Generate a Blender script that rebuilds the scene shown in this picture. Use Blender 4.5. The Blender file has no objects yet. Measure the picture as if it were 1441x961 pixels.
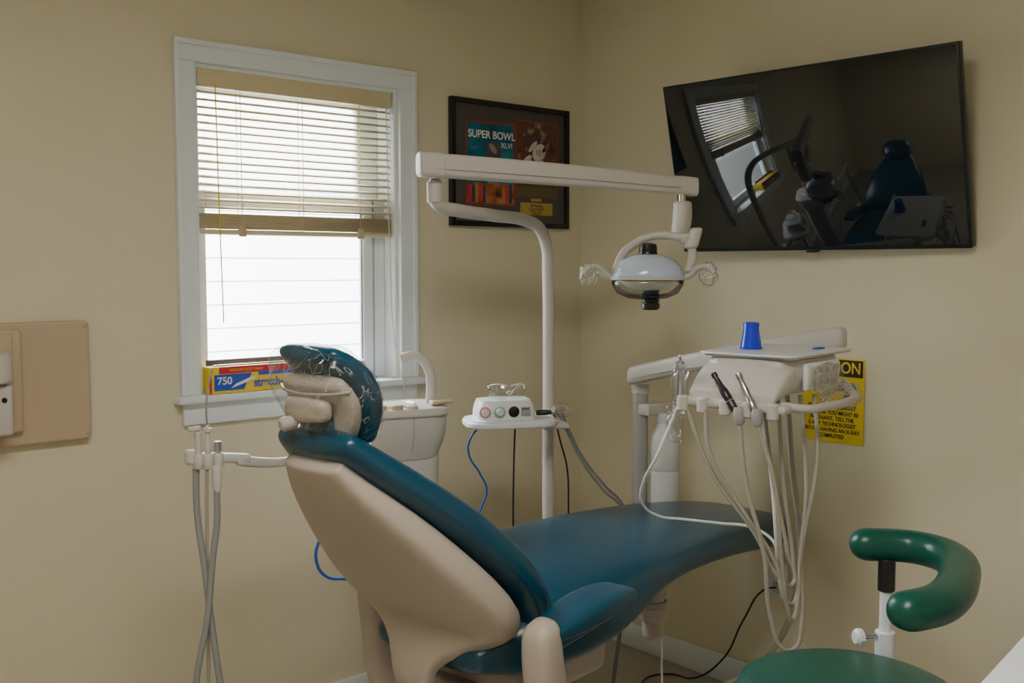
import bpy, bmesh, math
from mathutils import Vector, Matrix, noise
scene=bpy.context.scene
V=Vector
# ------------------------------------------------------------------ camera
cam=bpy.data.cameras.new('camera'); co=bpy.data.objects.new('camera',cam); scene.collection.objects.link(co)
cam.sensor_width=36; cam.lens=36.22; cam.clip_start=.02
co.location=(-2.717,-2.782,1.38)
co.rotation_euler=(math.pi/2-math.atan(105.5/1450),0,math.radians(49.5-90))
scene.camera=co
# ------------------------------------------------------------------ materials
def mat(name,col,rough=.5,metal=0,bump=0,bscale=60,var=0,vscale=4,spec=.5,coat=0,emit=None,es=0,sub=0):
    m=bpy.data.materials.new(name); m.use_nodes=True; nt=m.node_tree; b=nt.nodes['Principled BSDF']
    b.inputs['Base Color'].default_value=(*col,1); b.inputs['Roughness'].default_value=rough; b.inputs['Metallic'].default_value=metal
    b.inputs['Specular IOR Level'].default_value=spec; b.inputs['Coat Weight'].default_value=coat
    if emit: b.inputs['Emission Color'].default_value=(*emit,1); b.inputs['Emission Strength'].default_value=es
    tc=nt.nodes.new('ShaderNodeTexCoord')
    if bump:
        n=nt.nodes.new('ShaderNodeTexNoise'); n.inputs['Scale'].default_value=bscale; n.inputs['Detail'].default_value=4
        bp=nt.nodes.new('ShaderNodeBump'); bp.inputs['Strength'].default_value=bump; bp.inputs['Distance'].default_value=.002
        nt.links.new(tc.outputs['Object'],n.inputs['Vector']); nt.links.new(n.outputs['Fac'],bp.inputs['Height']); nt.links.new(bp.outputs['Normal'],b.inputs['Normal'])
    if var:
        n=nt.nodes.new('ShaderNodeTexNoise'); n.inputs['Scale'].default_value=vscale; n.inputs['Detail'].default_value=3
        mx=nt.nodes.new('ShaderNodeMix'); mx.data_type='RGBA'
        mx.inputs['A'].default_value=(*[c*(1-var) for c in col],1); mx.inputs['B'].default_value=(*[min(1,c*(1+var)) for c in col],1)
        nt.links.new(tc.outputs['Object'],n.inputs['Vector']); nt.links.new(n.outputs['Fac'],mx.inputs['Factor']); nt.links.new(mx.outputs['Result'],b.inputs['Base Color'])
    return m
def clear(name,col=(1,1,1),gl=.2,rough=.08,bump=0,bscale=30,base=.0,glint_streak=0):
    m=bpy.data.materials.new(name); m.use_nodes=True; nt=m.node_tree; nt.nodes.clear()
    N=nt.nodes.new; K=nt.links.new
    o=N('ShaderNodeOutputMaterial'); t=N('ShaderNodeBsdfTransparent'); t.inputs[0].default_value=(*col,1)
    g=N('ShaderNodeBsdfGlossy'); g.inputs['Roughness'].default_value=rough
    lw=N('ShaderNodeLayerWeight'); lw.inputs['Blend'].default_value=gl
    ad=N('ShaderNodeMath'); ad.operation='ADD'; ad.inputs[1].default_value=base; ad.use_clamp=True
    mn=N('ShaderNodeMath'); mn.operation='MINIMUM'; mn.inputs[1].default_value=.40 if glint_streak else 1
    mx=N('ShaderNodeMixShader')
    K(lw.outputs['Fresnel'],ad.inputs[0]); K(ad.outputs[0],mn.inputs[0]); K(mn.outputs[0],mx.inputs[0]); K(t.outputs[0],mx.inputs[1]); K(g.outputs[0],mx.inputs[2])
    last=mx
    if bump:
        tc=N('ShaderNodeTexCoord'); n=N('ShaderNodeTexNoise'); n.inputs['Scale'].default_value=bscale; n.inputs['Distortion'].default_value=1.5
        bp=N('ShaderNodeBump'); bp.inputs['Strength'].default_value=bump; bp.inputs['Distance'].default_value=.01
        K(tc.outputs['Object'],n.inputs['Vector']); K(n.outputs['Fac'],bp.inputs['Height']); K(bp.outputs['Normal'],g.inputs['Normal'])
        if glint_streak:  # whitish highlights on the film, painted as thin diffuse streaks
            n2=N('ShaderNodeTexNoise'); n2.inputs['Scale'].default_value=bscale*1.3; n2.inputs['Distortion'].default_value=3; n2.inputs['Detail'].default_value=1
            s=N('ShaderNodeMath'); s.operation='SUBTRACT'; s.inputs[1].default_value=.5
            a=N('ShaderNodeMath'); a.operation='ABSOLUTE'; r=N('ShaderNodeMapRange'); r.inputs['From Min'].default_value=0; r.inputs['From Max'].default_value=.022; r.inputs['To Min'].default_value=glint_streak; r.inputs['To Max'].default_value=0
            d=N('ShaderNodeBsdfTranslucent'); d2=N('ShaderNodeBsdfDiffuse'); ds=N('ShaderNodeMixShader'); m2=N('ShaderNodeMixShader')
            K(tc.outputs['Object'],n2.inputs['Vector']); K(n2.outputs['Fac'],s.inputs[0]); K(s.outputs[0],a.inputs[0]); K(a.outputs[0],r.inputs['Value'])
            K(d.outputs[0],ds.inputs[1]); K(d2.outputs[0],ds.inputs[2]); K(r.outputs[0],m2.inputs[0]); K(mx.outputs[0],m2.inputs[1]); K(ds.outputs[0],m2.inputs[2]); last=m2
    K(last.outputs[0],o.inputs[0])
    return m
WALL=mat('wall_paint',(.73,.67,.495),.75,bump=.25,bscale=180,var=.02,vscale=3)
CEIL=mat('ceiling_paint',(.75,.73,.66),.8,bump=.2)
FLOOR=mat('floor_vinyl',(.40,.36,.29),.35,var=.12,vscale=9)
TRIM=mat('trim_paint',(.80,.86,.90),.35,bump=.05)
VINYL=mat('teal_vinyl',(.003,.064,.122),.28,bump=.12,bscale=420,spec=.6)
SHELL=mat('beige_plastic',(.50,.43,.375),.45,bump=.05,bscale=300)
DENT=mat('warm_white_plastic',(.60,.57,.54),.35)
GREYP=mat('grey_plastic',(.38,.37,.36),.4)
WHITE=mat('white_plastic',(.80,.83,.86),.3)
BLACK=mat('black_plastic',(.012,.013,.015),.3)
CHROME=mat('steel',(.6,.6,.62),.25,metal=1)
HOSE=mat('hose_rubber',(.38,.355,.30),.45)
HOSEG=mat('hose_grey',(.28,.29,.29),.45)
GREEN=mat('green_vinyl',(.0,.080,.058),.32,bump=.1,bscale=420)
PANEL=mat('tan_panel',(.54,.42,.29),.5,var=.04)
TVM=mat('tv_screen',(.006,.010,.014),.03,spec=.85)
TVB=mat('tv_bezel',(.02,.03,.035),.3,metal=.5)
BLIND=mat('blind_vinyl',(.68,.58,.36),.5)
CLEAR=clear('clear_plastic',(.97,.98,1),.25,.1)
WRAP=clear('wrap_plastic',(.98,.985,.99),.12,.12,bump=.5,bscale=13,base=.06,glint_streak=.5)
GLASS=clear('window_glass',(1,1,1),.1,.0)
YEL=mat('yellow',(.85,.62,.02),.5); RED=mat('red',(.6,.02,.05),.45); BLUE=mat('blue',(.02,.08,.55),.45); PAPER=mat('paper',(.85,.85,.82),.6)
INK=mat('ink',(.02,.02,.02),.6); GOLD=mat('gold_plaque',(.55,.40,.10),.4,metal=.4)
# ------------------------------------------------------------------ helpers
T=Matrix.Identity(4)
def setT(loc=(0,0,0),rz=0,ry=0):
    global T
    T=Matrix.Translation(loc)@Matrix.Rotation(math.radians(rz),4,'Z')@Matrix.Rotation(math.radians(ry),4,'Y')
def mk(name,verts,faces,m,smooth=True,sharp=40,flip=False):
    me=bpy.data.meshes.new(name); me.from_pydata([tuple(v) for v in verts],[],faces)
    bm=bmesh.new(); bm.from_mesh(me); bmesh.ops.recalc_face_normals(bm,faces=bm.faces); bm.to_mesh(me); bm.free()
    me.materials.append(m)
    if smooth:
        for q in me.polygons: q.use_smooth=True
        if sharp: me.set_sharp_from_angle(angle=math.radians(sharp))
    o=bpy.data.objects.new(name,me); scene.collection.objects.link(o); o.matrix_world=T.copy()
    return o
def box(name,a,b,m,bev=.003,seg=2):
    bm=bmesh.new(); bmesh.ops.create_cube(bm,size=1)
    c=[(a[i]+b[i])/2 for i in range(3)]; s=[abs(b[i]-a[i]) for i in range(3)]
    for v in bm.verts: v.co=V((c[0]+v.co.x*s[0],c[1]+v.co.y*s[1],c[2]+v.co.z*s[2]))
    if bev: bmesh.ops.bevel(bm,geom=list(bm.edges),offset=min(bev,min(s)*.45),segments=seg,profile=.5,affect='EDGES')
    me=bpy.data.meshes.new(name); bm.to_mesh(me); bm.free(); me.materials.append(m)
    if bev:
        for q in me.polygons: q.use_smooth=True
        me.set_sharp_from_angle(angle=math.radians(50))
    o=bpy.data.objects.new(name,me); scene.collection.objects.link(o); o.matrix_world=T.copy(); return o
def revolve(name,p0,axis,prof,m,n=28,sharp=35,sx=1,sy=1):
    ax=V(axis).normalized(); u=ax.orthogonal().normalized()
    if abs(ax.z)>.99: u=V((1,0,0))
    w=ax.cross(u); p0=V(p0); vs=[];fs=[]
    for r,h in prof:
        for k in range(n):
            a=2*math.pi*k/n; vs.append(p0+ax*h+u*(r*math.cos(a)*sx)+w*(r*math.sin(a)*sy))
    for i in range(len(prof)-1):
        for k in range(n): fs.append((i*n+k,i*n+(k+1)%n,(i+1)*n+(k+1)%n,(i+1)*n+k))
    if prof[0][0]>1e-4: fs.append(tuple(range(n))[::-1])
    if prof[-1][0]>1e-4: fs.append(tuple(range((len(prof)-1)*n,len(prof)*n)))
    o=mk(name,vs,fs,m,sharp=sharp)
    bm=bmesh.new(); bm.from_mesh(o.data); bmesh.ops.remove_doubles(bm,verts=bm.verts,dist=1e-5); bm.to_mesh(o.data); bm.free()
    return o
def cyl(name,p0,p1,r,m,r1=None,bev=.002,n=24):
    p0=V(p0);p1=V(p1);L=(p1-p0).length; r1=r if r1 is None else r1; b=min(bev,r*.4,L*.3)
    return revolve(name,p0,p1-p0,[(r-b,0),(r,b),(r1,L-b),(r1-b,L)],m,n=n)
def loft(name,secs,m,n=28,e=2.6,cap=.5,sub=1):
    """secs: (center, U half vector, V half vector)"""
    secs=[(V(c),V(u),V(w)) for c,u,w in secs]
    def endcap(s0,s1):
        c,u,w=s0; d=(c-s1[0]).normalized(); t=min(u.length,w.length)*cap; r=[]
        for k in (1,2,3):
            a=math.pi/2*k/3.2; sc=math.cos(a); du=1-(1-sc)*t/u.length; dw=1-(1-sc)*t/w.length
            r.append((c+d*(t*math.sin(a)),u*du,w*dw))
        return r
    if cap: secs=endcap(secs[0],secs[1])[::-1]+secs+endcap(secs[-1],secs[-2])
    vs=[];fs=[]
    for c,u,w in secs:
        for k in range(n):
            a=2*math.pi*k/n; ca,sa=math.cos(a),math.sin(a)
            vs.append(c+u*(math.copysign(abs(ca)**(2/e),ca))+w*(math.copysign(abs(sa)**(2/e),sa)))
    for i in range(len(secs)-1):
        for k in range(n): fs.append((i*n+k,i*n+(k+1)%n,(i+1)*n+(k+1)%n,(i+1)*n+k))
    fs.append(tuple(range(n))[::-1]); fs.append(tuple(range((len(secs)-1)*n,len(secs)*n)))
    o=mk(name,vs,fs,m,sharp=0)
    if sub: md=o.modifiers.new('s','SUBSURF'); md.levels=sub; md.render_levels=sub
    return o
def prism(name,pts,z0,z1,m,bev=.004):
    n=len(pts); vs=[(x,y,z0) for x,y in pts]+[(x,y,z1) for x,y in pts]
    fs=[tuple(range(n))[::-1],tuple(range(n,2*n))]+[(i,(i+1)%n,n+(i+1)%n,n+i) for i in range(n)]
    o=mk(name,vs,fs,m,sharp=35)
    if bev: md=o.modifiers.new('b','BEVEL'); md.width=bev; md.segments=3; md.limit_method='ANGLE'; md.angle_limit=math.radians(50)
    return o
def rrect(cx,cy,w,d,r,k=6):
    pts=[]
    for sx,sy,a0 in ((1,1,0),(-1,1,90),(-1,-1,180),(1,-1,270)):
        for i in range(k+1):
            a=math.radians(a0+90*i/k); pts.append((cx+sx*(w/2-r)+r*math.cos(a),cy+sy*(d/2-r)+r*math.sin(a)))
    return pts
def tube(name,pts,r,m,res=12,taper=None):
    c=bpy.data.curves.new(name,'CURVE'); c.dimensions='3D'; c.bevel_depth=r; c.bevel_resolution=4; c.resolution_u=res; c.use_fill_caps=True
    s=c.splines.new('BEZIER'); s.bezier_points.add(len(pts)-1)
    for i,q in enumerate(pts):
        b=s.bezier_points[i]; b.co=q; b.handle_left_type=b.handle_right_type='AUTO'
        if taper: b.radius=taper[i]
    c.materials.append(m); o=bpy.data.objects.new(name,c); scene.collection.objects.link(o); o.matrix_world=T.copy(); return o
def text(name,s,loc,size,m,rot,align='LEFT',ext=.0004,sx=1,bold=0):
    c=bpy.data.curves.new(name,'FONT'); c.body=s; c.size=size; c.align_x=align; c.extrude=ext; c.offset=bold; c.materials.append(m)
    o=bpy.data.objects.new(name,c); scene.collection.objects.link(o)
    M=Matrix.Translation(loc)@Matrix.Rotation(math.radians(rot[2]),4,'Z')@Matrix.Rotation(math.radians(rot[0]),4,'X')@Matrix.Diagonal((sx,1,1,1))
    o.matrix_world=T@M; return o
def group(name,obs,loc=None):
    bpy.context.view_layer.update()
    if loc is None:
        mn=V((9,9,9));mx=V((-9,-9,-9))
        for o in obs:
            for c in o.bound_box:
                w=o.matrix_world@V(c)
                for i in range(3): mn[i]=min(mn[i],w[i]);mx[i]=max(mx[i],w[i])
        loc=((mn.x+mx.x)/2,(mn.y+mx.y)/2,mn.z)
    e=bpy.data.objects.new(name,None); scene.collection.objects.link(e); e.location=loc; e.empty_display_size=.1
    for o in obs: o.parent=e; o.matrix_parent_inverse=Matrix.Translation(-V(loc))
    return e
def join_boxes(name,bs,m,bev=0):
    vs=[];fs=[]
    for a,b in bs:
        i=len(vs); x0,y0,z0=a;x1,y1,z1=b
        vs+=[(x0,y0,z0),(x1,y0,z0),(x1,y1,z0),(x0,y1,z0),(x0,y0,z1),(x1,y0,z1),(x1,y1,z1),(x0,y1,z1)]
        fs+=[tuple(i+k for k in f) for f in ((0,3,2,1),(4,5,6,7),(0,1,5,4),(1,2,6,5),(2,3,7,6),(3,0,4,7))]
    o=mk(name,vs,fs,m,smooth=False)
    if bev: md=o.modifiers.new('b','BEVEL'); md.width=bev; md.segments=2; md.limit_method='ANGLE'
    return o
# ------------------------------------------------------------------ room
CZ=2.38; WX0,WX1,WZ0,WZ1=-1.507,-.826,1.02,1.945
join_boxes('wall_window',[((-3.8,0,0),(WX0,.14,CZ)),((WX1,0,0),(.12,.14,CZ)),((WX0,0,0),(WX1,.14,.997)),((WX0,0,WZ1),(WX1,.14,CZ))],WALL)
join_boxes('wall_right',[((0,-3.6,0),(.12,0,CZ))],WALL)
join_boxes('wall_rear',[((-3.8,-3.72,0),(.12,-3.6,CZ))],WALL)
join_boxes('wall_left',[((-3.92,-3.72,0),(-3.8,.14,CZ))],WALL)
join_boxes('floor',[((-3.92,-3.72,-.1),(.12,.14,0))],FLOOR)
join_boxes('ceiling',[((-3.92,-3.72,CZ),(.12,.14,CZ+.1))],CEIL)
box('baseboard_window',(-3.8,-.014,0),(0,0,.07),TRIM); box('baseboard_right',(-.014,-3.6,0),(0,-.014,.09),TRIM)
# ------------------------------------------------------------------ window
w=[]
ox0,ox1,oz1=-1.565,-.765,2.003
w.append(join_boxes('casing',[((ox0,-.018,1.02),(WX0,0,WZ1)),((WX1,-.018,1.02),(ox1,0,WZ1)),((ox0,-.018,WZ1),(ox1,0,oz1)),
  ((ox0-.001,-.026,1.02),(ox0+.014,-.0175,oz1-.014)),((ox1-.014,-.026,1.02),(ox1+.001,-.0175,oz1-.014)),((ox0-.001,-.026,oz1-.014),(ox1+.001,-.0175,oz1+.001))],TRIM,.002))
w.append(box('stool_board',(-1.585,-.05,.998),(-.745,.05,1.02),TRIM,.005))
w.append(box('apron',(-1.56,-.02,.935),(-.765,0,.998),TRIM,.004))
w.append(join_boxes('jamb_liner',[((WX0,0.001,1.021),(WX0+.012,.14,WZ1)),((WX1-.012,0.001,1.021),(WX1,.14,WZ1)),((WX0+.012,0.001,WZ1-.012),(WX1-.012,.14,WZ1)),((WX0+.012,.0505,1.0),(WX1-.012,.14,1.021))],TRIM))
def sash(n,z0,z1,y,st=.055):
    a,b=WX0+.013,WX1-.013
    return join_boxes(n,[((a,y,z0),(a+st*.8,y+.03,z1)),((b-.08,y,z0),(b,y+.03,z1)),((a+st*.8,y,z0),(b-.08,y+.03,z0+st)),((a+st*.8,y,z1-.05),(b-.08,y+.03,z1))],TRIM,.003)
w.append(sash('lower_sash',1.0215,1.60,.06)); w.append(sash('upper_sash',1.55,1.932,.095))
w.append(join_boxes('glazing_seal',[((-.925,.066,1.08),(-.920,.072,1.55)),((-.885,.057,1.03),(-.880,.0605,1.59))],GREYP))
w.append(join_boxes('glass',[((WX0+.05,.076,1.075),(-.918,.078,1.552))],GLASS)); w.append(join_boxes('glass_upper',[((WX0+.05,.11,1.60),(-.918,.112,1.89))],GLASS))
group('window_1',w)
b=[]
bx0,bx1=-1.492,-.842
b.append(box('headrail',(bx0,.005,1.885),(bx1,.04,1.94),BLIND,.004))
vs=[];fs=[]
def slat(z,tilt,y=.024,dz=0):
    i=len(vs); hw=.0125
    for x in (bx0,bx1):
        for k in range(5):
            t=(k-2)/2; c=.0022*(1-t*t)
            vs.append((x,y+hw*t*math.cos(tilt),z+hw*t*math.sin(tilt)+c))
    for k in range(4): fs.append((i+k,i+k+1,i+6+k,i+5+k))
z=1.872
while z>1.535: slat(z,math.radians(22)); z-=.0215
for k in range(13): slat(1.53-.0034*k,math.radians(4))
o=mk('slats',vs,fs,BLIND,sharp=0); md=o.modifiers.new('s','SOLIDIFY'); md.thickness=.0016; b.append(o)
b.append(box('bottom_rail',(bx0,.012,1.472),(bx1,.037,1.486),BLIND,.003))
for x in (-1.36,-1.16,-.96):
    b.append(tube('ladder_cord',[(x,.011,1.9),(x,.011,1.7),(x,.011,1.475)],.0012,BLIND)); b.append(tube('ladder_cord_b',[(x,.038,1.9),(x,.038,1.7),(x,.038,1.475)],.0012,BLIND))
for x in (-1.36,-.96): b.append(box('rail_clip',(x-.012,.006,1.466),(x+.012,.012,1.5),PANEL))
b.append(tube('tilt_wand',[(-1.44,.0,1.9),(-1.437,-.002,1.6),(-1.43,-.003,1.22)],.0018,YEL))
b.append(tube('lift_cord',[(-.868,.0,1.9),(-.862,-.004,1.5),(-.85,-.02,1.1),(-.848,-.06,.99),(-.847,-.056,.9)],.0018,BLIND))
group('window_blind',b)
sv=[];sf=[]; z=-.3
while z<4.5:
    i=len(sv); sv+=[(-5,2.0,z),(3,2.0,z),(3,2.008,z+.115),(-5,2.008,z+.115),(-5,2.008,z),(3,2.008,z)]; sf+=[(i,i+1,i+2,i+3),(i,i+1,i+5,i+4)]; z+=.115
SID=mat('siding_vinyl',(.84,.87,.88),.5)
mk('neighbor_house_siding',sv,sf,SID,smooth=False)
# ------------------------------------------------------------------ wrap box on sill
setT((-1.345,-.008,1.0205),0)
w=[box('carton',(-.150,-.034,0),(.150,.034,.076),YEL,.002)]
w.append(join_boxes('front_blue',[((-.135,-.0352,.008),(-.045,-.034,.054))],BLUE)); w.append(join_boxes('front_red',[((-.120,-.0354,.056),(.149,-.034,.076)),((-.149,-.0353,.0),(-.143,-.034,.05))],RED))
w.append(mk('front_blue_tip',[(-.046,-.0352,.008),(-.046,-.0352,.054),(-.02,-.0352,.054)],[(0,1,2)],BLUE,smooth=False))
w.append(mk('front_white',[(-.085,-.0358,.014),(-.03,-.0358,.030),(-.005,-.0358,.040),(-.02,-.0358,.044),(-.07,-.0358,.026)],[(0,1,2,3,4)],PAPER,smooth=False))
w.append(mk('front_red_band',[(.0,-.0357,.046),(.149,-.0357,.046),(.149,-.0357,.057),(.0,-.0357,.057)],[(0,1,2,3)],BLUE,smooth=False))
w.append(text('count_text','750',(-.127,-.0362,.026),.030,PAPER,(90,0,0),bold=.0006))
w.append(text('label_text','stretch-tite',(-.014,-.0362,.014),.036,BLUE,(90,0,0),bold=.001,sx=.8)); w.append(text('small_text','PREMIUM FOOD WRAP',(-.09,-.0362,.062),.010,YEL,(90,0,0)))
w.append(box('open_flap',(-.13,.02,.068),(.15,.034,.092),mat('roll_dark',(.08,.07,.12),.4),.002)); w.append(box('cutter',(-.13,-.02,.072),(.15,-.012,.081),CHROME,.001))
group('food_wrap_box',w); setT()
# ------------------------------------------------------------------ picture
w=[]
x0,x1,z0,z1=-.622,-.082,1.517,1.945
FR=mat('frame_black',(.012,.012,.014),.25)
w.append(join_boxes('frame',[((x0,-.022,z0),(x0+.018,-.001,z1)),((x1-.018,-.022,z0),(x1,-.001,z1)),((x0+.018,-.022,z0),(x1-.018,-.001,z0+.018)),((x0+.018,-.022,z1-.018),(x1-.018,-.001,z1))],FR,.002))
w.append(join_boxes('mat_board',[((x0+.01,-.012,z0+.01),(x1-.01,-.002,z1-.01))],mat('matboard',(.085,.078,.075),.5)))
def proc_pic(name,cols,scale):
    m=bpy.data.materials.new(name); m.use_nodes=True; nt=m.node_tree; bs=nt.nodes['Principled BSDF']; bs.inputs['Roughness'].default_value=.3
    tc=nt.nodes.new('ShaderNodeTexCoord'); n=nt.nodes.new('ShaderNodeTexNoise'); n.inputs['Scale'].default_value=scale; n.inputs['Detail'].default_value=5
    r=nt.nodes.new('ShaderNodeValToRGB'); r.color_ramp.elements[0].position=.3; r.color_ramp.elements[1].position=.7
    r.color_ramp.elements[0].color=(*cols[0],1); r.color_ramp.elements[1].color=(*cols[-1],1)
    for i,c in enumerate(cols[1:-1]): e=r.color_ramp.elements.new(.3+.4*(i+1)/(len(cols)-1)); e.color=(*c,1)
    nt.links.new(tc.outputs['Object'],n.inputs['Vector']); nt.links.new(n.outputs['Fac'],r.inputs[0]); nt.links.new(r.outputs[0],bs.inputs['Base Color']); return m
def q(name,xa,za,xb,zb,m,y=-.0125): return join_boxes(name,[((xa,y-.0006,za),(xb,y,zb))],m)
w.append(q('photo_border_l',-.560,1.588,-.338,1.876,mat('red_border',(.25,.06,.05),.4)))
w.append(q('program_cover',-.552,1.597,-.346,1.867,proc_pic('cover',[(.0,.05,.12),(.0,.14,.24),(.02,.25,.36)],9),-.0132))
w.append(q('cover_foot',-.552,1.597,-.346,1.665,proc_pic('coverfoot',[(.03,.02,.03),(.4,.12,.03),(.5,.25,.1)],30),-.0139))
for k,xx in enumerate((-.548,-.532,-.516,-.500,-.484,-.398,-.382,-.366)): w.append(q('cover_pillar',xx,1.60,xx+.011,1.652+.005*(k%4),(RED,mat('navy%d'%k,(.03,.05,.15),.5),mat('orange%d'%k,(.5,.2,.08),.5))[k%3],-.0146))
w.append(revolve('cover_trophy_ball',(-.437,-.0145,1.775),(0,-1,0),[(.036,0),(.034,.0006)],mat('silver_print',(.10,.08,.09),.3),sx=1,sy=1))
w.append(revolve('cover_trophy_shine',(-.44,-.0152,1.785),(0,-1,0),[(.022,0),(.02,.0004)],mat('silver_print2',(.35,.30,.30),.3),sx=.5,sy=1))
w.append(mk('cover_trophy_stand',[(-.450,-.0145,1.742),(-.424,-.0145,1.742),(-.412,-.0145,1.665),(-.462,-.0145,1.665)],[(0,1,2,3)],mat('silver_print3',(.15,.26,.30),.3),smooth=False))
w.append(mk('cover_light_ray',[(-.552,-.0142,1.70),(-.47,-.0142,1.74),(-.47,-.0142,1.728),(-.552,-.0142,1.665)],[(0,1,2,3)],mat('ray_print',(.02,.35,.42),.4),smooth=False))
w.append(text('cover_title','SUPER BOWL',(-.548,-.0145,1.818),.036,PAPER,(90,0,0),bold=.0006,sx=.97)); w.append(text('cover_number','XLVI',(-.405,-.0145,1.79),.026,PAPER,(90,0,0)))
w.append(text('cover_small','NY',(-.535,-.0145,1.775),.018,mat('ltblue',(.1,.3,.6),.5),(90,0,0)))
w.append(q('photo_border_r',-.336,1.625,-.132,1.895,mat('red_border2',(.22,.07,.06),.4)))
w.append(q('action_photo',-.329,1.633,-.139,1.888,proc_pic('crowd',[(.04,.015,.012),(.18,.05,.03),(.10,.04,.03),(.40,.25,.2)],26),-.0132))
def blob(n_,cx_,cz_,rx_,rz_,m): w.append(revolve(n_,(cx_,-.0140,cz_),(0,-1,0),[(1,0),(.96,.0005)],m,sx=rz_,sy=rx_,n=16,sharp=0))
JW=mat('jersey_white',(.62,.60,.58),.5); SKN=mat('skin_print',(.28,.14,.09),.5)
for n_,a_,b_,c_,d_,m_ in (('player_torso',-.225,1.785,.028,.036,JW),('player_head',-.228,1.835,.012,.014,mat('helmet_print',(.05,.06,.16),.4)),('player_arm_l',-.255,1.805,.009,.028,JW),('player_arm_r',-.192,1.805,.008,.026,SKN),('player_legs',-.22,1.735,.022,.028,JW),('player_far',-.285,1.75,.014,.034,JW),('player_far_head',-.285,1.792,.008,.009,SKN),('player_mid',-.165,1.745,.012,.034,mat('jersey_red',(.25,.04,.03),.5))): blob(n_,a_,b_,c_,d_,m_)
w.append(text('player_number','10',(-.243,-.0148,1.775),.03,RED,(90,0,0),sx=.8)); w.append(q('grass',-.329,1.633,-.139,1.662,mat('field',(.14,.12,.04),.5),-.0139))
w.append(q('plaque',-.313,1.563,-.159,1.607,GOLD)); w.append(q('plaque_small',-.263,1.612,-.212,1.622,GOLD))
w.append(text('plaque_text','Eli Manning',(-.236,-.0136,1.592),.013,INK,(90,0,0),'CENTER')); w.append(text('plaque_text2','Super Bowl XLVI MVP\nFebruary 5, 2012\nIndianapolis',(-.236,-.0136,1.582),.008,INK,(90,0,0),'CENTER'))
w.append(join_boxes('glazing',[((x0+.019,-.019,z0+.019),(x1-.019,-.018,z1-.019))],clear('pic_glass',(1,1,1),.06,.02)))
group('framed_sports_memorabilia',w)
# ------------------------------------------------------------------ wall panel
w=[prism('back_plate',rrect(0,0,.34,.31,.012),0,.03,PANEL,.006)]
w[0].matrix_world=Matrix.Translation((-1.985,-.001,1.085))@Matrix.Rotation(math.pi/2,4,'X')
w.append(box('raised_cover',(-2.15,-.055,.965),(-1.985,-.031,1.225),PANEL,.012,3))
w.append(box('raised_cover_lip',(-2.15,-.062,.985),(-2.01,-.055,1.215),PANEL,.004))
w.append(revolve('arm_hub_upper',(-2.075,-.10,1.10),(0,0,1),[(.045,0),(.05,.006),(.05,.06),(.045,.072)],DENT)); w.append(box('arm_hub_lower',(-2.13,-.12,.972),(-2.027,-.063,1.095),DENT,.008))
w.append(cyl('lock_knob',(-2.048,-.12,1.06),(-2.048,-.126,1.06),.006,BLACK))
for x,z in ((-1.825,1.225),(-1.825,.945)): w.append(cyl('screw',(x,-.031,z),(x,-.034,z),.005,GREYP))
group('wall_arm_mount_box',w)
# ------------------------------------------------------------------ TV
T=Matrix.Translation((-.128,-1.044,1.685))@Matrix.Rotation(math.radians(3.6),4,'Z')@Matrix.Rotation(math.radians(-13.5),4,'Y')
hw,hh=.463,.265
w=[box('case',(.0,-hw,-hh),(.028,hw,hh),TVB,.003), box('screen',(-.002,-hw+.006,-hh+.012),(.001,hw-.006,hh-.006),TVM,.0005), box('rear_bulge',(.028,-.25,-.12),(.045,.30,.14),BLACK,.006), box('sensor',(-.003,-.02,-hh-.006),(.02,.02,-hh+.004),TVB)]
setT(); w.append(box('wall_bracket',(-.075,-1.15,1.64),(-.001,-.84,1.78),BLACK,.003))
group('wall_television',w)
# ------------------------------------------------------------------ sign
w=[box('sign_board',(-.004,-1.182,.855),(-.001,-.974,1.11),YEL,.001), box('header',(-.0048,-1.178,1.055),(-.004,-.978,1.105),INK,0)]
R=(90,0,-90)
w.append(text('header_text','CAUTION',(-.0052,-1.078,1.066),.047,YEL,R,'CENTER',sx=.88,bold=.0006))
w.append(text('body_text','IF YOU ARE PREGNANT\nOR THINK YOU MIGHT BE\nPREGNANT, TELL THE\nX-RAY TECHNOLOGIST\nBEFORE HAVING AN X-RAY\nCOMPLETED',(-.0050,-1.078,.956),.0175,INK,R,'CENTER',sx=.86,bold=.0001))
cy,cz=-1.128,1.012
w.append(revolve('trefoil_hub',(-.004,cy,cz),(-1,0,0),[(.006,0),(.006,.0008)],INK))
for k in range(3):
    a0=math.radians(90+120*k+60-30); pts=[]
    for i in range(9): a=a0+math.radians(60)*i/8; pts.append((-.0048,cy+.032*math.cos(a),cz+.032*math.sin(a)))
    for i in range(8,-1,-1): a=a0+math.radians(60)*i/8; pts.append((-.0048,cy+.010*math.cos(a),cz+.010*math.sin(a)))
    w.append(mk('trefoil_blade',pts,[tuple(range(18))],INK,smooth=False))
group('caution_sign',w)
w=[box('plate',(-.006,-.935,.335),(-.001,-.865,.45),WHITE,.003),box('socket_1',(-.008,-.918,.40),(-.006,-.882,.435),DENT,.002),box('socket_2',(-.012,-.918,.35),(-.006,-.882,.385),DENT,.002)]
group('wall_outlet',w)
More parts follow.
